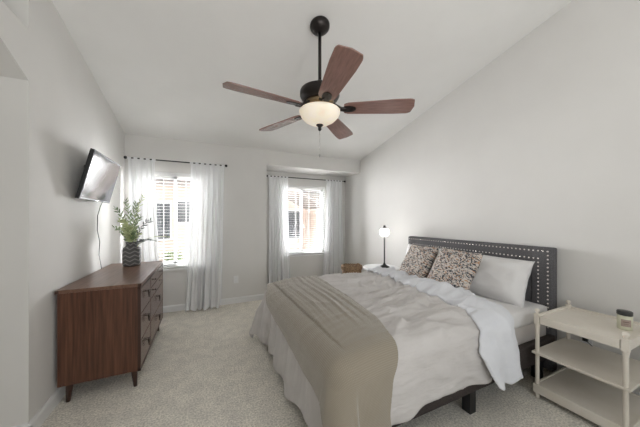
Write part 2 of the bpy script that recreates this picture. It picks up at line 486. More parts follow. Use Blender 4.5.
# curtain rods
def rod(x0, x1, y, z, ywall, label):
    t = thing('curtain_rod', label, 'curtain rod', ((x0 + x1) / 2, y, z), 0, 'dark curtain rods')
    h = (x1 - x0) / 2
    bm = bmesh.new(); tube(bm, [(-h, 0, 0), (h, 0, 0)], .008, 10); obj('rod', bm, M['black_metal'], t, True)
    for s in (-1, 1):
        bm = bmesh.new(); bmesh.ops.create_uvsphere(bm, u_segments=14, v_segments=10, radius=.02, matrix=Matrix.Translation((s * (h + .002), 0, 0)))
        obj('finial', bm, M['black_metal'], t, True)
        bm = bmesh.new(); d = ywall - y
        tube(bm, [(s * (h - .1), 0, -.012), (s * (h - .1), d - .004, -.012)], .006, 8)
        box(bm, s * (h - .1) - .012, s * (h - .1) + .012, d - .006, d - .0005, -.04, .02)
        obj('bracket', bm, M['black_metal'], t)
    return t
RY1, RZ1 = YB - .085, 2.105
RY2, RZ2 = YA - .075, 2.10
rod(-.92, .30, RY1, RZ1, YB, 'long dark curtain rod above the window near the dresser')
rod(1.05, 2.70, RY2, RZ2, YA, 'dark curtain rod inside the alcove behind the bed')

def curtain(x0, x1, bx0, bx1, y, z, zb, folds, label, seed=0, ampb=.035, amp=.022):
    t = thing('curtain', label, 'curtain', ((x0 + x1) / 2, y, z), 0, 'white curtain panels')
    cx = (x0 + x1) / 2
    ztop = -.014
    H = z - zb
    yoff = -.018
    def f(u, v):
        a = u
        xt = x0 + (x1 - x0) * a; xb = bx0 + (bx1 - bx0) * (a + .03 * math.sin(a * 17 + seed))
        k = v ** 1.4
        x = xt * (1 - k) + xb * k
        ph = folds * 2 * PI * a + seed + .9 * nz(a * 3, v * 1.1, seed)
        am = amp * min(1, .35 + v * 5) * (1 - k) + ampb * k
        am *= .75 + .5 * nz(a * 5, v * .7, seed + 4)
        yy = math.sin(ph) * am + .012 * math.sin(2.3 * ph + seed) * min(1, v * 3) + .012 * nz(a * 9, v * 4, seed)
        x += .01 * math.cos(ph) * k
        zz = ztop - (H + ztop) * v
        if v > .96: zz += .010 * (math.sin(ph * 1.5) + 1) * (v - .96) / .04; yy += -.025 * (v - .96) / .04
        return Vector((x - cx, yy + yoff, zz)), (a, v)
    o = obj('fabric', grid_sheet(f, folds * 16, 60), M['curtain'], t, True)
    n = folds
    for i in range(n + 1):
        u = (i + .15) / (n + .3)
        x = x0 + (x1 - x0) * u - cx
        bm = bmesh.new(); w = .021
        pts = [(-.018, -.022), (-.014, .004), (-.006, .0125), (.006, .0125), (.014, .004), (.012, -.022)]
        for (a, b_) in zip(pts, pts[1:]):
            vs = [bm.verts.new(p) for p in ((x - w, a[0], a[1]), (x + w, a[0], a[1]), (x + w, b_[0], b_[1]), (x - w, b_[0], b_[1]))]
            bm.faces.new(vs)
        obj('tab', bm, M['curtain'], t)
    return t
curtain(-.89, -.60, -.87, -.50, RY1, RZ1, .02, 4, 'white tab top curtain beside the television, behind the potted sprigs', 1)
curtain(-.17, .27, -.25, .235, RY1, RZ1, .012, 6, 'long white curtain puddling on the carpet beside the wall outlet', 2, .045)
curtain(1.08, 1.44, 1.08, 1.50, RY2, RZ2, .02, 5, 'white curtain at the left side of the alcove window', 3)
curtain(2.26, 2.62, 2.16, 2.66, RY2, RZ2, .02, 5, 'white curtain in the alcove corner above the wicker basket', 5)

# outlets
def outlet(loc, rz, label, plug=False):
    t = thing('wall_outlet', label, 'outlet', loc, rz, None)
    obj('cover_plate', bx(-.036, .036, -.006, -.0005, -.058, .058, bev=.002), M['trim'], t)
    for z in (.022, -.022):
        bm = bx(-.016, .016, -.009, -.006, z - .014, z + .014, bev=.002)
        s = obj('socket', bm, M['white'], t)
    if plug:
        bm = bx(-.014, .014, -.04, -.0095, .006, .038, bev=.004)
        tube(bm, [(0, -.035, .02), (.02, -.06, .02), (.06, -.05, -.02), (.10, -.02, -.08), (.12, -.012, -.2)], .003, 6)
        tag(obj('power_plug', bm, M['black'], None), 'small black plug in the wall outlet behind the cream nightstand', 'plug')
        o = bpy.data.objects['power_plug']; o.location = loc; o.rotation_euler = (0, 0, rz)
outlet((.452, YB, .366), 0, 'white wall outlet between the two curtained windows')
outlet((XR, .907, .34), -PI / 2, 'white wall outlet low behind the cream nightstand', True)

# ------------------------------------------------------------------ outside
struct('ground', bx(-8, 10, YA + T + .02, 16, -.6, -.5), M['ground'])
nb = thing('neighbor_house', 'peach stucco house with tiled roof seen outside through both blinds', 'house', (1, 9, -.5))
obj('wall', bx(-7, 9, 0, .3, 0, 3.15), M['stucco'], nb)
bm = bmesh.new()
hexa(bm, [(-7.3, -.7, 2.75), (9.3, -.7, 2.75), (9.3, 3, 4.3), (-7.3, 3, 4.3), (-7.3, -.7, 2.9), (9.3, -.7, 2.9), (9.3, 3, 4.45), (-7.3, 3, 4.45)])
obj('roof', bm, M['roof_tile'], nb)
obj('garage_wall', bx(2.55, 3.05, -1.4, 0, 0, 2.35), M['stucco'], nb)
bm = bmesh.new()
hexa(bm, [(1.35, -1.7, 2.75), (2.7, -1.7, 2.1), (2.7, -.05, 2.1), (1.35, -.05, 2.75), (1.35, -1.7, 2.87), (2.7, -1.7, 2.22), (2.7, -.05, 2.22), (1.35, -.05, 2.87)])
obj('porch_roof', bm, M['roof_tile'], nb)
for (a, b_, c, d) in ((1.75, 2.35, 1.1, 2.1), (3.25, 3.75, 1.3, 2.6), (-1.75, -1.3, 1.7, 2.35), (-2.3, -1.95, 1.2, 2.3)):
    f = obj('window', bx(a - .05, b_ + .05, -.05, .0, c - .05, d + .05), M['trim'], nb)
    obj('window_pane', bx(a, b_, -.06, -.05, c, d), M['stone'], f)
def shrub(x, y, h, w, label):
    bm = bmesh.new()
    rr = random.Random(int(x * 100))
    for i in range(420):
        a = rr.random() * 2 * PI; rad = w * math.sqrt(rr.random()); z = h * (.1 + .9 * rr.random())
        rad *= (1 - .45 * (z / h) ** 2)
        p = Vector((rad * math.cos(a), rad * math.sin(a), z)); s = .05
        q = Vector((rr.uniform(-1, 1), rr.uniform(-1, 1), rr.uniform(-1, 1))).normalized(); r2 = q.orthogonal().normalized()
        vs = [bm.verts.new(p + q * s), bm.verts.new(p + r2 * s * .5), bm.verts.new(p - q * s), bm.verts.new(p - r2 * s * .5)]
        bm.faces.new(vs)
    t = thing('shrub', label, 'shrub', (x, y, -.5), 0, 'shrubs outside the windows')
    obj('foliage', bm, M['shrub'], t)
    bm = bmesh.new(); tube(bm, [(0, 0, 0), (0, 0, h * .6)], .02); obj('stem', bm, M['stem'], t)
shrub(-.75, 7.6, .95, .35, 'dark green shrub outside the window near the dresser')
shrub(2.75, 8.2, .75, .3, 'low shrub outside the alcove window')

# ------------------------------------------------------------------ ceiling fan
FX, FY = .868, 1.875
ZC = ceil_z(FY)
fan = thing('ceiling_fan', 'five blade ceiling fan with bronze motor and frosted bowl light', 'ceiling fan', (FX, FY, 0))
bm = bmesh.new()
lathe(bm, [(0, 0), (.078, 0), (.082, -.010), (.079, -.03), (.06, -.052), (.03, -.066), (.014, -.07), (0, -.07)], 32)
bmesh.ops.rotate(bm, verts=bm.verts, cent=(0, 0, 0), matrix=Matrix.Rotation(-math.atan(SL), 3, 'X'))
obj('canopy', bm, M['bronze'], fan, True, (0, 0, ZC - .002))
bm = bmesh.new(); tube(bm, [(0, 0, ZC - .06), (0, 0, 2.40)], .0135, 16); lathe(bm, [(.02, 2.45), (.026, 2.44), (.03, 2.40), (.03, 2.385), (0, 2.385)], 20); obj('downrod', bm, M['bronze'], fan, True)
bm = bmesh.new()
lathe(bm, [(0, 2.38), (.045, 2.38), (.135, 2.377), (.157, 2.367), (.163, 2.352), (.163, 2.32), (.150, 2.295), (.12, 2.272), (.0, 2.27)], 40)
obj('motor_housing', bm, M['bronze'], fan, True)
bm = bmesh.new()
lathe(bm, [(0, 2.275), (.118, 2.275), (.122, 2.25), (.112, 2.235), (.09, 2.225), (.075, 2.19), (.0, 2.19)], 40)
obj('motor_trim_ring', bm, M['brass'], fan, True)['label'] = 'antique brass ring'
# local frame of the camera: blade angles measured from lateral axis
yaw = math.radians(24.9)
ZBL = 2.212
for k in range(5):
    ang = math.radians(-77 + 72 * k) - yaw
    # blade (built along +X, pitched about X)
    R0, R1 = .20, .745
    prof = []
    n = 16
    def hw(s):
        if s < .06: return .052 + .012 * s / .06
        w = .064 + .022 * min(1, s / .75)
        if s > .9: w *= 1 - ((s - .9) / .1) ** 3 * .18
        return w
    bm = bmesh.new()
    top, bot = [], []
    ss = [i / n for i in range(n)] + [.96, .985, 1.0]
    rot = Matrix.Rotation(math.radians(-13), 3, 'X')
    loops = {}
    for s in ss:
        x = R0 + (R1 - R0) * s; w = hw(s)
        for sg in (-1, 1):
            xx = x - (.012 if (s == 1.0) else 0) * 0
            for z in (-.004, .004):
                loops[(s, sg, z)] = bm.verts.new(rot @ Vector((xx, sg * w, z)))
        loops[(s, 0, -.004)] = bm.verts.new(rot @ Vector((x + (.014 if s == 1.0 else 0), 0, -.004)))
        loops[(s, 0, .004)] = bm.verts.new(rot @ Vector((x + (.014 if s == 1.0 else 0), 0, .004)))
    for a, b_ in zip(ss, ss[1:]):
        for (s0, s1) in ((-1, 0), (0, 1)):
            for z in (-.004, .004):
                q = [loops[(a, s0, z)], loops[(b_, s0, z)], loops[(b_, s1, z)], loops[(a, s1, z)]]
                bm.faces.new(q if z > 0 else q[::-1])
        for sg in (-1, 1):
            bm.faces.new([loops[(a, sg, -.004)], loops[(b_, sg, -.004)], loops[(b_, sg, .004)], loops[(a, sg, .004)]])
    for e in (ss[0], ss[-1]):
        for (s0, s1) in ((-1, 0), (0, 1)):
            bm.faces.new([loops[(e, s0, -.004)], loops[(e, s1, -.004)], loops[(e, s1, .004)], loops[(e, s0, .004)]])
    bmesh.ops.recalc_face_normals(bm, faces=bm.faces[:])
    bl = obj('blade', bm, M['blade'], fan)
    bl.location = (0, 0, ZBL); bl.rotation_euler = (0, 0, ang)
    # iron
    bm = bmesh.new()
    for sg in (-1, 1):
        tube(bm, [(.095, sg * .022, .045), (.13, sg * .03, .022), (.17, sg * .026, -.002), (.21, sg * .018, -.008)], [.008, .008, .009, .008], 8)
    def pl(pts, th):
        A = [bm.verts.new(rot @ Vector((x, y, -.0045))) for x, y in pts]; B = [bm.verts.new(rot @ Vector((x, y, -.0045 - th))) for x, y in pts]
        bm.faces.new(A); bm.faces.new(B[::-1])
        for i in range(len(pts)): bm.faces.new((A[i], A[(i + 1) % len(pts)], B[(i + 1) % len(pts)], B[i]))
    pl([(.235 + .062 * math.cos(a), .036 * math.sin(a)) for a in [2 * PI * i / 18 for i in range(18)]], .006)
    for (x, y) in ((.215, .016), (.215, -.016), (.27, 0)):
        c = rot @ Vector((x, y, -.012))
        lathe(bm, [(.006, c.z + .004), (.0055, c.z - .001), (0, c.z - .003)], 10, c.x, c.y)
    bmesh.ops.recalc_face_normals(bm, faces=bm.faces[:])
    ir = obj('blade_iron', bm, M['bronze'], fan, False)
    ir.location = (0, 0, ZBL); ir.rotation_euler = (0, 0, ang)
bm = bmesh.new()
lathe(bm, [(.158, 2.196), (.163, 2.202), (.168, 2.196), (.167, 2.182), (.154, 2.152), (.124, 2.120), (.080, 2.096), (.03, 2.085), (0, 2.084)], 48)
obj('light_bowl', bm, M['bowl'], fan, True)['label'] = 'frosted alabaster glass bowl'
bm = bmesh.new()
lathe(bm, [(0, 2.092), (.028, 2.090), (.030, 2.080), (.018, 2.071), (.012, 2.060), (.016, 2.050), (.009, 2.036), (0, 2.032)], 24)
obj('bowl_finial', bm, M['bronze'], fan, True)
bm = bmesh.new(); tube(bm, [(0, 0, 2.036), (.002, 0, 1.84)], .0016, 6); lathe(bm, [(0, 1.845), (.006, 1.838), (.007, 1.825), (0, 1.815)], 12)
obj('pull_chain', bm, M['chrome'], fan, True)

# ------------------------------------------------------------------ television on the left wall
a0, a1 = Vector((-.88, 0, 1.465)), Vector((-.785, 0, 1.862))
tv = thing('television', 'flat television with black bezel tilted down on the left wall', 'television', (-.85, 2.90, 1.66))
tilt = math.atan2(.095, .397)
tvl = .405
Rt = Matrix.Rotation(tilt, 3, 'Y')      # top leans to +X
def tvbox(bm, x0, x1, y0, y1, z0, z1, bev=0):
    n0 = len(bm.verts); b2 = bmesh.new(); box(b2, x0, x1, y0, y1, z0, z1, bev)
    bmesh.ops.rotate(b2, verts=b2.verts, cent=(0, 0, 0), matrix=Rt)
    bmesh.ops.translate(b2, verts=b2.verts, vec=(.0175, 0, .0035))
    me = bpy.data.meshes.new('tmp'); b2.to_mesh(me); b2.free(); bm.from_mesh(me); bpy.data.meshes.remove(me)
    return bm
bm = bmesh.new()
tvbox(bm, -.030, -.001, -.345, .345, -.204, .204, .004)
tvbox(bm, -.05, -.030, -.22, .22, -.15, .12, .006)
obj('casing', bm, M['black'], tv)
bm = bmesh.new(); tvbox(bm, -.001, .0005, -.334, .334, -.190, .194); obj('screen', bm, M['screen'], tv)
bm = bmesh.new(); tvbox(bm, -.001, .0012, -.03, .03, -.2015, -.1935); obj('maker_badge', bm, M['chrome'], tv)
mt = thing('wall_mount', 'dark folding wall bracket behind the television', 'bracket', (XL, 2.9, 1.68))
bm = bmesh.new(); box(bm, .0005, .012, -.05, .05, -.12, .1)
tube(bm, [(.012, 0, .03), (.045, 0, .025)], .014, 10)
tube(bm, [(.012, 0, -.05), (.03, 0, -.06)], .012, 10)
obj('bracket_plate', bm, M['black_metal'], mt)
# cable
bm = bmesh.new()
pts = [(-.87, 3.02, 1.478), (-.90, 3.06, 1.43), (-.93, 3.09, 1.34), (-.936, 3.10, 1.2), (-.932, 3.15, 1.08), (-.941, 3.16, .95), (-.943, 3.22, .84), (-.943, 3.24, .78)]
tube(bm, pts, .0035, 6)
tag(obj('power_cable', bm, M['black'], None, True), 'thin black cable hanging from the television to the dresser', 'cable')

# ------------------------------------------------------------------ dresser
DX0, DX1, DY0, DY1 = -.934, -.44, 2.335, 3.50
ds = thing('dresser', 'walnut brown dresser with tapered legs against the left wall', 'dresser', (DX0, DY0, 0))
w, l = DX1 - DX0, DY1 - DY0
bm = bx(.008, w - .022, .012, l - .012, .132, .785)
obj('body', bm, M['wood'], ds)
obj('top', bx(0, w, 0, l, .785, .81, bev=.003), M['wood_top'], ds)
for x in (-.001, w - .02): obj('corner_block', bx(x, x + .021, -.0015, .02, .7855, .8095), M['wood_dark'], ds)
bm = bmesh.new()
for (y0, y1) in ((.005, .02), (.408, .428), (l - .02, l - .005)): box(bm, w - .024, w - .004, y0, y1, .132, .785)
for (z0, z1) in ((.132, .155), (.768, .785)): box(bm, w - .024, w - .0045, .005, l - .005, z0, z1)
obj('face_frame', bm, M['wood_dark'], ds)
def vpull(bm, y, z):
    x = w - .004
    A, B, C_ = Vector((x + .02, y - .034, z + .022)), Vector((x + .02, y + .034, z + .022)), Vector((x + .02, y, z - .032))
    tube(bm, [A, B, C_, A], .0045, 6)
    tube(bm, [(x - .003, y - .018, z + .02), (x + .02, y - .018, z + .02)], .003, 6)
    tube(bm, [(x - .003, y + .018, z + .02), (x + .02, y + .018, z + .02)], .003, 6)
def drawer(y0, y1, z0, z1, pulls, kind):
    d = obj('drawer', bx(w - .03, w - .005, y0 + .003, y1 - .003, z0 + .003, z1 - .003, bev=.002), M['wood_front'], ds)
    for (py, pz) in pulls:
        bm = bmesh.new()
        if kind == 'v': vpull(bm, py, pz)
        else:
            lathe(bm, [(.004, 0), (.004, .012), (.009, .014), (.010, .02), (0, .022)], 12)
            bmesh.ops.rotate(bm, verts=bm.verts, cent=(0, 0, 0), matrix=Matrix.Rotation(PI / 2, 3, 'Y'))
            bmesh.ops.translate(bm, verts=bm.verts, vec=(w - .006, py, pz))
        obj('pull' if kind == 'v' else 'knob', bm, M['bronze'], d, True)
zs = [.155, .36, .567, .768]
for i in range(3):
    drawer(.02, .408, zs[i], zs[i + 1], [(.214, (zs[i] + zs[i + 1]) / 2 + .01)], 'v')
for i in range(2):
    drawer(.428, l - .02, zs[i], zs[i + 1], [((.428 + l - .02) / 2, (zs[i] + zs[i + 1]) / 2 + .01)], 'v')
for (z0, z1) in ((.567, .668), (.668, .768)):
    drawer(.428, l - .02, z0, z1, [(.57, (z0 + z1) / 2), (l - .17, (z0 + z1) / 2)], 'k')
for (x, y) in ((.06, .05), (w - .055, .05), (.06, l - .05), (w - .055, l - .05)):
    bm = bmesh.new()
    sx = -.008 if x < .2 else .008
    lathe(bm, [(0, 0), (.012, 0), (.022, .122), (.024, .133), (0, .133)], 16)
    for v in bm.verts:
        v.co.x += sx * (1 - v.co.z / .133); 
    bmesh.ops.translate(bm, verts=bm.verts, vec=(x, y, 0))
    obj('leg', bm, M['wood_dark'], ds, True)

# vase and sprigs
VX, VY, VZ = -.70, 3.27, .81
vs_ = thing('vase', 'charcoal vase with pale chevron bands standing on the dresser', 'vase', (VX, VY, VZ))
bm = bmesh.new()
lathe(bm, [(0, 0), (.072, 0), (.080, .012), (.081, .05), (.081, .17), (.077, .190), (.056, .204), (.050, .215), (.050, .245), (.054, .252), (.045, .252), (.043, .235), (.04, .18), (0, .17)], 40)
obj('body', bm, M['vase'], vs_, True)

pl_ = thing('green_sprigs', 'feathery green sprigs with narrow leaves arranged in the charcoal vase', 'plant', (VX, VY, VZ + .18))
rr = random.Random(11)
def leaf(bm, base, d, up, ln, wd):
    d = d.normalized(); side = d.cross(up).normalized(); nn = side.cross(d).normalized()
    pts = [(0, 0), (.3, 1), (.65, .8), (1, 0)]
    mid = [bm.verts.new(base + d * ln * s + nn * (.05 * ln * math.sin(s * PI))) for s, _ in pts]
    L_ = [bm.verts.new(base + d * ln * s + side * wd * q - nn * .0) for s, q in pts[1:3]]
    R_ = [bm.verts.new(base + d * ln * s - side * wd * q - nn * .0) for s, q in pts[1:3]]
    for E in (L_, R_):
        bm.faces.new((mid[0], E[0], mid[1])); bm.faces.new((mid[1], E[0], E[1], mid[2])); bm.faces.new((mid[2], E[1], mid[3]))
def sprig(tip, bend, m, nl, ln, wd, flat=False, start=.3):
    tip = Vector(tip); tip.z *= (1.12 if tip.z > .18 else 1); c1 = Vector((tip.x * .15, tip.y * .15, tip.z * .5 + bend))
    bm = bmesh.new()
    P = []
    for i in range(15):
        t = i / 14
        P.append((1 - t) ** 2 * Vector((0, 0, -.12)) * 1 + 2 * t * (1 - t) * c1 + t * t * tip)
    tube(bm, P, [.0028 - .0018 * i / 14 for i in range(15)], 6)
    nl = int(nl * 1.4)
    for k in range(nl):
        t = start + (1 - start) * k / (nl - 1)
        i = min(13, int(t * 14)); p = P[i].lerp(P[i + 1], t * 14 - i)
        d = (P[i + 1] - P[i]).normalized()
        ref = Vector((0, 0, 1)) if abs(d.z) < .8 else Vector((1, 0, 0))
        s = d.cross(ref).normalized(); u = s.cross(d)
        a = (PI * k + rr.uniform(-.6, .6)) if flat else k * 2.4 + rr.uniform(-.4, .4)
        q = s * math.cos(a) + u * math.sin(a) * (.35 if flat else 1)
        leaf(bm, p, (d * .9 + q * .8), q.cross(d) + Vector((.01, 0, 0)), ln * 1.2 * (1.1 - .4 * t) * rr.uniform(.8, 1.2), wd * .95)
    return obj('sprig', bm, m, pl_, False)
# lateral (right in photo) = (.907,-.421)
def lat(l, d, z): return (l * .907 + d * .421, -l * .421 + d * .907, z)
sprig(lat(-.17, .0, .38), .10, M['leaf'], 26, .055, .007)
sprig(lat(-.10, .05, .46), .10, M['leaf'], 26, .055, .007)
sprig(lat(.03, .03, .43), .12, M['leaf'], 24, .06, .007)
sprig(lat(.11, .02, .50), .10, M['leaf_pale'], 22, .05, .006)
sprig(lat(-.15, .03, .27), .12, M['leaf_pale'], 22, .055, .008)
sprig(lat(-.20, .02, .20), .10, M['leaf'], 20, .05, .007)
sprig(lat(.10, -.02, .30), .10, M['leaf'], 20, .055, .007)
sprig(lat(.17, .04, .27), .08, M['leaf_dusky'], 18, .05, .007)
sprig(lat(-.04, -.06, .26), .08, M['leaf_pale'], 18, .05, .009)
sprig(lat(.03, -.07, .22), .08, M['leaf_pale'], 16, .05, .009)
for k, (a, b_, c) in enumerate(((-.09, .0, .17), (.07, .02, .16), (.0, .05, .19), (-.06, -.05, .2), (.05, -.05, .17), (.0, -.08, .15))):
    sprig(lat(a, b_, c), .05, (M['leaf'], M['leaf_pale'])[k % 2], 14, .045, .008, start=.45)
sprig(lat(.30, -.05, .085), .10, M['leaf_dusky'], 20, .05, .006, True, .35)
sprig(lat(.40, -.03, .13), .10, M['leaf_pale'], 14, .07, .010, True, .75)
sprig(lat(.26, -.08, .10), .09, M['leaf_dusky'], 18, .05, .008, True, .5)

# ------------------------------------------------------------------ bed
BX0, BX1, BY0, BY1 = .62, 2.66, 1.09, 2.70
bed = thing('bed', 'queen bed frame upholstered in dark fabric with tall studded headboard', 'bed', (BX1, (BY0 + BY1) / 2, 0))
cx, cy = BX1, (BY0 + BY1) / 2
def bb(*a, **k):
    bm = bx(*a, **k); bmesh.ops.translate(bm, verts=bm.verts, vec=(-cx, -cy, 0)); return bm
for (y0, y1) in ((BY0 - .03, BY0 + .02), (BY1 - .02, BY1 + .03)):
    obj('side_rail', bb(BX0 - .02, 2.655, y0, y1, .17, .335, bev=.012), M['rail'], bed, True)
obj('foot_rail', bb(BX0 - .03, BX0 + .02, BY0 - .03, BY1 + .03, .17, .335, bev=.012), M['rail'], bed, True)
obj('slat_deck', bb(BX0, 2.66, BY0 + .02, BY1 - .02, .22, .25), M['rail'], bed)
for x in (BX0 + .06, 1.64, 2.5):
    for y in (BY0 + .03, BY1 - .03):
        obj('leg', bb(x - .03, x + .03, y - .03, y + .03, 0, .172, bev=.003), M['black'], bed)
# headboard
HY0, HY1, HZ = 1.08, 2.715, 1.062
HX0, HX1 = 2.66, 2.735
obj('headboard', bb(HX0, HX1, HY0, HY1, .02, HZ, bev=.014), M['upholstery'], bed, True)
hb = bed.children[-1]
obj('raised_border', bb(HX0 - .012, HX0 + .01, HY0 + .005, HY0 + .15, .3, HZ - .005, bev=.01), M['upholstery'], hb, True)
obj('raised_border', bb(HX0 - .012, HX0 + .01, HY1 - .15, HY1 - .005, .3, HZ - .005, bev=.01), M['upholstery'], hb, True)
obj('raised_border', bb(HX0 - .012, HX0 + .01, HY0 + .13, HY1 - .13, HZ - .155, HZ - .005, bev=.01), M['upholstery'], hb, True)
def nails(inset, x):
    bm = bmesh.new()
    y0, y1, zt = HY0 + inset, HY1 - inset, HZ - inset
    pts = []
    n = int((y1 - y0) / .034)
    for i in range(n + 1): pts.append((y0 + (y1 - y0) * i / n, zt))
    k = int((zt - .35) / .034)
    for i in range(1, k):
        pts.append((y0, zt - i * .034)); pts.append((y1, zt - i * .034))
    for (y, z) in pts:
        vs = []
        for rr_, dx in ((.0078, 0), (.005, -.0040)):
            vs.append([bm.verts.new((x + dx - cx, y - cy + rr_ * math.cos(2 * PI * j / 8), z + rr_ * math.sin(2 * PI * j / 8))) for j in range(8)])
        c = bm.verts.new((x - .0065 - cx, y - cy, z))
        for j in range(8):
            bm.faces.new((vs[0][j], vs[0][(j + 1) % 8], vs[1][(j + 1) % 8], vs[1][j])); bm.faces.new((vs[1][j], vs[1][(j + 1) % 8], c))
    bmesh.ops.recalc_face_normals(bm, faces=bm.faces[:])
    return obj('nailhead_trim', bm, M['nail'], hb, True)
nails(.032, HX0 - .0125)
nails(.100, HX0 - .0125)

mt_ = thing('mattress', 'thick mattress with fitted white sheet on the dark bed frame', 'mattress', (1.64, cy, .25))
def mb(*a, **k):
    bm = bx(*a, **k); bmesh.ops.translate(bm, verts=bm.verts, vec=(-1.64, -cy, -.25)); return bm
obj('ticking', mb(BX0 + .02, 2.645, BY0 + .022, BY1 - .022, .252, .53, bev=.03), M['mattress'], mt_, True)
obj('fitted_sheet', mb(BX0 + .012, 2.647, BY0 + .012, BY1 - .012, .455, .575, bev=.035), M['sham'], mt_, True)

# draped covers: unrolled coordinates (a along the bed, b across)
TX0, TY0, TY1, TZ = .585, 1.055, 2.735, .605
RAD = .085
def wr(a, b):
    """creases of the duvet"""
    h = 0
    foot = -.06 * max(0, min(1, (.95 - a) / .4)) ** 2
    p = nz(a * 1.2, b * 1.5, 3.1) * .9
    r1 = 1 - abs(nz(a * 1.0 + p, b * 4.5 + a * 1.4 + p, 1.7)) * 4.5
    h += .030 * max(0, r1)
    r2 = 1 - abs(nz(a * 2.6 - b * 1.2 + 2, b * 6 + p * 2 + a, 5.2)) * 5
    h += .026 * max(0, r2)
    h += .012 * nz(a * 2.0, b * 2.0, 9)
    r3 = 1 - abs(nz(a * 3.2 + b * 1.5 + 7, b * 9 + p * 3 - a * 2, 8.8)) * 5
    h += .014 * max(0, r3)
    h += .005 * nz(a * 9, b * 9, 2)
    k = max(0, min(1, (a - .95 - .12 * (b > 1.3)) / .2))
    return h * (.3 + .7 * k), foot
def drape(a, b, off=0, pleat=.03, flare=.10, extra=None, ws=1):
    qx = max(a, TX0 + RAD); qy = min(max(b, TY0 + RAD), TY1 - RAD)
    dx, dy = a - qx, b - qy
    d = math.hypot(dx, dy)
    crown = .02 * (1 - ((b - 1.9) / .85) ** 2) if 1.05 < b < 2.75 else 0
    if d < 1e-6:
        h, ft = wr(a, b)
        h *= ws
        if extra: h += extra(a, b)
        edge = min(1, min(b - TY0, TY1 - b, a - TX0) / .2)
        return Vector((a, b, TZ + crown + ft + off + h * (.5 + .5 * edge)))
    n = Vector((dx / d, dy / d, 0))
    arc = RAD * PI / 2
    th = min(d / RAD, PI / 2)
    out = RAD * math.sin(th); drop = RAD * (1 - math.cos(th))
    rest = max(0, d - arc)
    tang = (qx * abs(n.y) + qy * abs(n.x)) + math.atan2(dy, dx) * .25
    g = min(1, rest / .3)
    pl = pleat * g * (math.sin(tang * 21 + 2 * nz(tang * 2, 0, 4)) * .6 + 1.3 * nz(tang * 5, rest * 1.5, 7)) + .012 * nz(tang * 9, rest * 8, 1) * g
    if extra: pl += extra(a, b) * .6
    corner = abs(n.x * n.y) * 2
    out += rest * (flare + .28 * corner) + pl
    drop += rest * (1 - .08 * corner)
    h, ft = wr(a, b)
    ft = -.06 * max(0, min(1, (.95 - qx) / .4)) ** 2
    h *= (1 - th / (PI / 2) * .6) * ws
    nv = n * math.sin(th) + Vector((0, 0, math.cos(th)))
    p = Vector((qx, qy, TZ)) + n * out + Vector((0, 0, ft * (1 - .5 * min(1, drop / .3)) - drop)) + nv * (off + h * .6) 
    p.z = max(p.z, .015 + off)
    return p

def hem_near(a): return .40 + .02 * math.sin(a * 9) + .05 * max(0, 1 - (a - .6) / .5)
def duvet_fn(u, v):
    # v across b; u along a
    a_end = 1.98
    b = (TY0 - .315) + (TY1 + .315 - TY0 + .315) * v
    fh = .47 + .02 * math.sin(b * 8)
    a0 = TX0 - fh
    a = a0 + (a_end - a0) * u
    if b < TY0: # scalloped hem
        b += .012 * math.sin(a * 11) * min(1, (TY0 - b) / .3) + (-.06 * max(0, min(1, 1 - (a - .7) / .5)) * (TY0 - b) / .315)
    return drape(a, b), (a, b)
dv = thing('duvet', 'pale linen duvet spread over the bed with white lining folded back', 'duvet', (0, 0, 0))
dc = obj('cover', grid_sheet(duvet_fn, 200, 190), M['linen'], dv, True)
solidify(dc, .022)
def band_fn(u, v):
    b = (TY0 - .305 - .008 * math.sin(u * 14)) + (TY1 + .30 - TY0 + .305) * v
    # left / right edges in a as a function of b
    if b > 1.3: aL = 1.77 + (b - 1.3) * .10 + .02 * math.sin(b * 6); aR = 2.11 + .015 * math.sin(b * 9)
    else:
        t = (1.3 - b) / .6; aL = 1.77 - .17 * min(1, t * 1.6) ** .8 + .10 * max(0, t - .6) * 2; aR = 2.11 - .17 * t ** 1.1
    a = aL + (aR - aL) * u
    puff = .035 * math.sin(PI * min(1, max(0, u))) ** .5 + .012
    def ex(a_, b_): return .022 * nz(a_ * 6, b_ * 3, 12) + .014 * nz(a_ * 14, b_ * 5, 3) + .010 * math.sin(u * 9 + b_ * 3)
    if b < TY0: b = TY0 - (TY0 - b) * (1 + .10 * math.sin(u * PI * .8 + .3))
    return drape(a, b, puff, .03, .26, ex), (a, b)
bo = obj('folded_lining', grid_sheet(band_fn, 44, 180), M['band'], dv, True)
bo['label'] = 'white turned-back lining'
solidify(bo, .02)

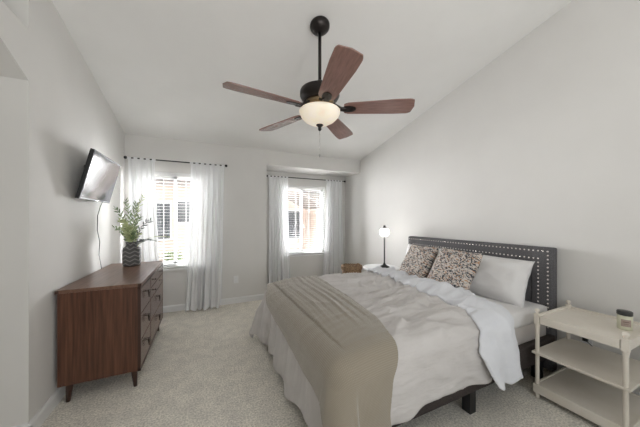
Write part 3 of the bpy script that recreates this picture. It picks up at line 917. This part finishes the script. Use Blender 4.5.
# throw
def lerp_tab(tab, x):
    if x <= tab[0][0]: return tab[0][1]
    for (x0, y0), (x1, y1) in zip(tab, tab[1:]):
        if x <= x1:
            t = (x - x0) / (x1 - x0); t = t * t * (3 - 2 * t) * .5 + t * .5
            return y0 + (y1 - y0) * t
    return tab[-1][1]
TL = [(.58, .30), (.9, .37), (1.15, .42), (1.37, .44), (1.8, .49), (2.32, .52), (2.6, .62), (3.0, .72)]
TR = [(.58, .87), (.8, .85), (.95, .88), (1.1, .96), (1.36, 1.04), (2.0, 1.10), (2.7, 1.18), (3.0, 1.22)]
def throw_fn(u, v):
    b = .56 + (3.0 - .56) * v
    aL, aR = lerp_tab(TL, b), lerp_tab(TR, b)
    a = aL + (aR - aL) * u
    def ex(a_, b_):
        s = (a_ - aL) / (aR - aL)
        k = max(0, min(1, (b_ - 1.25) / .5))
        def ridge(x): return 1 - min(1, abs(x - round(x)) * 3.2)
        q = s + .10 * (b_ - 1.3) + .05 * nz(s * 1.5, b_ * .8, 3)
        return k * (.024 * ridge(q * 4.1) ** 1.5 * (.5 + nz(q * 4, b_ * .7, 2)) + .014 * ridge(q * 9.3 + .3) * (.6 + nz(q * 3, b_ * 1.1, 6)) + .004 * math.sin(q * 60))
    return drape(a, b, .042, .012, .11, ex, .3), (a * 1.0, b * 1.0)
th = obj('throw_blanket', grid_sheet(throw_fn, 170, 190), M['throw'], None, True)
solidify(th, .008)
tag(th, 'beige waffle knit throw blanket draped across the foot of the bed', 'throw blanket')

# ------------------------------------------------------------------ pillows
def pillow_bm(w, h, t, seed, corner=.06, flange=0):
    bm = bmesh.new(); uvl = bm.loops.layers.uv.new('UVMap')
    n = 26
    def P(i, j, sgn):
        u, v = -1 + 2 * i / n, -1 + 2 * j / n
        # pinched sides, eared corners
        x = u * w / 2 * (1 - corner * (1 - v * v) * 0 - corner * .9 * (1 - abs(v) ** 2) * abs(u) ** 4)
        y = v * h / 2 * (1 - corner * .9 * (1 - abs(u) ** 2) * abs(v) ** 4)
        e = max(0, (1 - u ** 4)) * max(0, (1 - v ** 4))
        if flange:
            uu, vv = min(1, abs(u) / (1 - flange)), min(1, abs(v) / (1 - flange * 1.4))
            e = max(0, (1 - uu ** 4)) * max(0, (1 - vv ** 4))
        z = t / 2 * e ** .55 * (1 + .22 * nz(u * 1.6, v * 1.6, seed)) + .006 * nz(u * 6, v * 6, seed) * e
        z = max(z, .002)
        wob = .018 * nz(u * 2.2, v * 2.2, seed + 30) if flange else 0
        return Vector((x, y, sgn * z + wob)), ((u * w / .9 + .5) + seed * .37, (v * h / .9 + .5))
    grids = []
    for sgn in (1, -1):
        V = [[None] * (n + 1) for _ in range(n + 1)]
        for i in range(n + 1):
            for j in range(n + 1):
                p, uv = P(i, j, sgn)
                if sgn == -1 and (i in (0, n) or j in (0, n)): V[i][j] = (grids[0][i][j][0], uv)
                else: V[i][j] = (bm.verts.new(p), uv)
        grids.append(V)
        for i in range(n):
            for j in range(n):
                ids = [(i, j), (i + 1, j), (i + 1, j + 1), (i, j + 1)]
                if sgn == -1: ids = ids[::-1]
                f = bm.faces.new([V[a][c][0] for a, c in ids])
                for lp, (a, c) in zip(f.loops, ids): lp[uvl].uv = V[a][c][1]
    return bm
def place_pillow(name, bm, m, loc, lean, rz, label, cat, group, roll=0):
    """local x = across bed, y = up, z = front normal. front faces -X world"""
    o = obj(name, bm, m, None, True)
    # basis: local x -> -Y world (right in photo), local y -> up leaning towards +X, local z -> -X/up
    up = Vector((math.sin(lean), 0, math.cos(lean)))
    rt = Vector((0, -1, 0)); nn = rt.cross(up)
    R = Matrix((rt, up, nn)).transposed() 
    R = Matrix.Rotation(rz, 3, 'Z') @ R @ Matrix.Rotation(roll, 3, 'Z')
    o.rotation_euler = R.to_euler(); o.location = loc
    return tag(o, label, cat, group)
# sleeping shams against the headboard
place_pillow('bed_pillow', pillow_bm(.66, .42, .20, 4, .05, .09), M['sham'], (2.465, 1.49, .76), .42, .03, 'large white pillow with flanged edge nearest the cream nightstand', 'pillow', 'white bed pillows', -.02)
place_pillow('bed_pillow', pillow_bm(.70, .43, .18, 6, .05, .06), M['sham'], (2.465, 2.26, .765), .38, -.02, 'white pillow mostly hidden behind the two floral pillows', 'pillow', 'white bed pillows')
place_pillow('throw_pillow', pillow_bm(.46, .45, .15, 1, .07), M['floral'], (2.275, 2.185, .795), .52, -.16, 'leafy print square pillow nearest the table lamp', 'pillow', 'floral throw pillows', .03)
place_pillow('throw_pillow', pillow_bm(.47, .45, .15, 2, .07), M['floral'], (2.25, 1.705, .80), .55, -.03, 'leafy print square pillow next to the large white pillow', 'pillow', 'floral throw pillows', -.03)

# ------------------------------------------------------------------ cream nightstand (near)
NX0, NX1, NY0, NY1 = 2.20, 2.715, .545, 1.02
ns = thing('nightstand', 'cream open nightstand with two lower shelves beside the headboard', 'nightstand', (NX0, NY0, 0), 0)
w, l = NX1 - NX0, NY1 - NY0
for (x, y) in ((.025, .025), (w - .025, .025), (.025, l - .025), (w - .025, l - .025)):
    bm = bmesh.new()
    box(bm, x - .016, x + .016, y - .016, y + .016, .535, .612, bev=.003)
    lathe(bm, [(0, 0), (.012, 0), (.015, .02), (.013, .035), (.0125, .09), (.0125, .30), (.0115, .33), (.0125, .36), (.0125, .51), (.016, .535), (0, .535)], 20, x, y)
    pst = obj('post', bm, M['cream'], ns, False)
    bm = bmesh.new(); lathe(bm, [(.009, .612), (.008, .620), (.014, .628), (.0155, .636), (.012, .645), (0, .648)], 18, x, y)
    obj('finial', bm, M['cream'], pst, True)
bm = bx(.026, w - .026, .026, l - .026, .572, .586)
box(bm, .012, .026, .046, l - .046, .545, .600); box(bm, w - .026, w - .012, .046, l - .046, .545, .600)
box(bm, .046, w - .046, .012, .026, .545, .600); box(bm, .046, w - .046, l - .026, l - .012, .545, .600)
obj('top', bm, M['cream'], ns)
obj('shelf', bx(.0, w, .0, l, .318, .333, bev=.003), M['cream'], ns)
bm = bx(.020, w - .020, .020, l - .020, .078, .092)
box(bm, .006, .020, .006, l - .006, .035, .098, bev=.003); box(bm, w - .02, w - .006, .006, l - .006, .035, .098)
box(bm, .02, w - .02, .006, .02, .035, .098, bev=.003); box(bm, .02, w - .02, l - .02, l - .006, .035, .098, bev=.003)
obj('shelf', bm, M['cream'], ns)

cn = thing('candle_jar', 'lidded glass candle jar with pale wax on the cream nightstand', 'candle', (2.50, .645, .5865), -2.6)
bm = bmesh.new(); lathe(bm, [(0, .0), (.031, .0), (.034, .006), (.035, .088), (.032, .093), (0, .093)], 32); obj('jar', bm, M['wax'], cn, True)
bm = bmesh.new(); lathe(bm, [(0, .093), (.034, .093), (.036, .095), (.036, .115), (.033, .119), (0, .119)], 32); obj('lid', bm, M['lid'], cn, True)
bm = bmesh.new()
def arcpatch(bm, r, a0, a1, z0, z1, n=10):
    prev = None
    for i in range(n + 1):
        a = a0 + (a1 - a0) * i / n
        cur = (bm.verts.new((r * math.cos(a), r * math.sin(a), z0)), bm.verts.new((r * math.cos(a), r * math.sin(a), z1)))
        if prev: bm.faces.new((prev[0], cur[0], cur[1], prev[1]))
        prev = cur
arcpatch(bm, .0354, -.75, .55, .025, .070)
lb = obj('paper_label', bm, M['label'], cn, True)
bm = bmesh.new(); arcpatch(bm, .0357, -.5, .3, .052, .056); arcpatch(bm, .0357, -.4, .2, .040, .042); obj('printed_lines', bm, M['label_ink'], lb)

# ------------------------------------------------------------------ far side table, lamp, basket
st = thing('side_table', 'white round side table on the far side of the bed', 'table', (2.42, 3.03, 0))
bm = bmesh.new(); lathe(bm, [(0, .555), (.26, .555), (.27, .562), (.27, .578), (.262, .585), (0, .585)], 48); obj('top', bm, M['white'], st, False)
for k in range(3):
    a = 2 * PI * k / 3 + .5
    bm = bmesh.new(); tube(bm, [(.2 * math.cos(a), .2 * math.sin(a), 0), (.13 * math.cos(a), .13 * math.sin(a), .556)], [.012, .018], 10); obj('leg', bm, M['white'], st, True)
lp = thing('table_lamp', 'slim black table lamp with small glowing globe behind the bed', 'lamp', (2.46, 3.0, .585))
bm = bmesh.new(); lathe(bm, [(0, 0), (.075, 0), (.075, .01), (.05, .022), (.022, .04), (.014, .06), (0, .06)], 28); obj('base', bm, M['black_metal'], lp, True)
bm = bmesh.new(); tube(bm, [(0, 0, .05), (0, 0, .47)], .011, 12); obj('pole', bm, M['grey_metal'], lp, True)
bm = bmesh.new()
lathe(bm, [(0, .455), (.03, .457), (.055, .475), (.073, .51), (.072, .545), (.05, .575), (.03, .585), (0, .586)], 32); obj('globe', bm, M['globe'], lp, True)
bm = bmesh.new(); lathe(bm, [(0, .582), (.034, .582), (.032, .595), (.018, .605), (.016, .625), (0, .63)], 20); obj('cap', bm, M['grey_metal'], lp, True)

bk = thing('wicker_basket', 'brown wicker basket with looped handles in the alcove corner', 'basket', (2.27, 3.62, 0))
bm = bmesh.new()
nn_ = 48; rows = 26; rad0, rad1 = .13, .165
V = []
for j in range(rows + 1):
    z = .015 + .46 * j / rows; r0 = rad0 + (rad1 - rad0) * j / rows
    V.append([bm.verts.new(((r0 + .006 * math.sin(PI * i / 2 + PI * j)) * math.cos(2 * PI * i / nn_), (r0 + .006 * math.sin(PI * i / 2 + PI * j)) * math.sin(2 * PI * i / nn_), z)) for i in range(nn_)])
for A, B in zip(V, V[1:]):
    for i in range(nn_): bm.faces.new((A[i], A[(i + 1) % nn_], B[(i + 1) % nn_], B[i]))
bm.faces.new(V[0][::-1])
bo_ = obj('body', bm, M['wicker'], bk, True); solidify(bo_, .008)
bm = bmesh.new()
for q in range(3):
    tube(bm, [((.168) * math.cos(a) , .168 * math.sin(a), .492 + .024 * math.sin(a * 9 + q * 2.1)) for a in [2 * PI * i / 72 for i in range(73)]], .011, 6)
obj('rim', bm, M['wicker'], bk, True)
for s in (-1, 1):
    bm = bmesh.new(); c = Vector(lat(s * .10 - .01, -.12, .50))
    tube(bm, [c + Vector((math.cos(a) * .05 * .907, -math.cos(a) * .05 * .421, math.sin(a) * .07)) for a in [PI * i / 14 for i in range(15)]], .009, 8)
    obj('handle', bm, M['wicker'], bk, True)
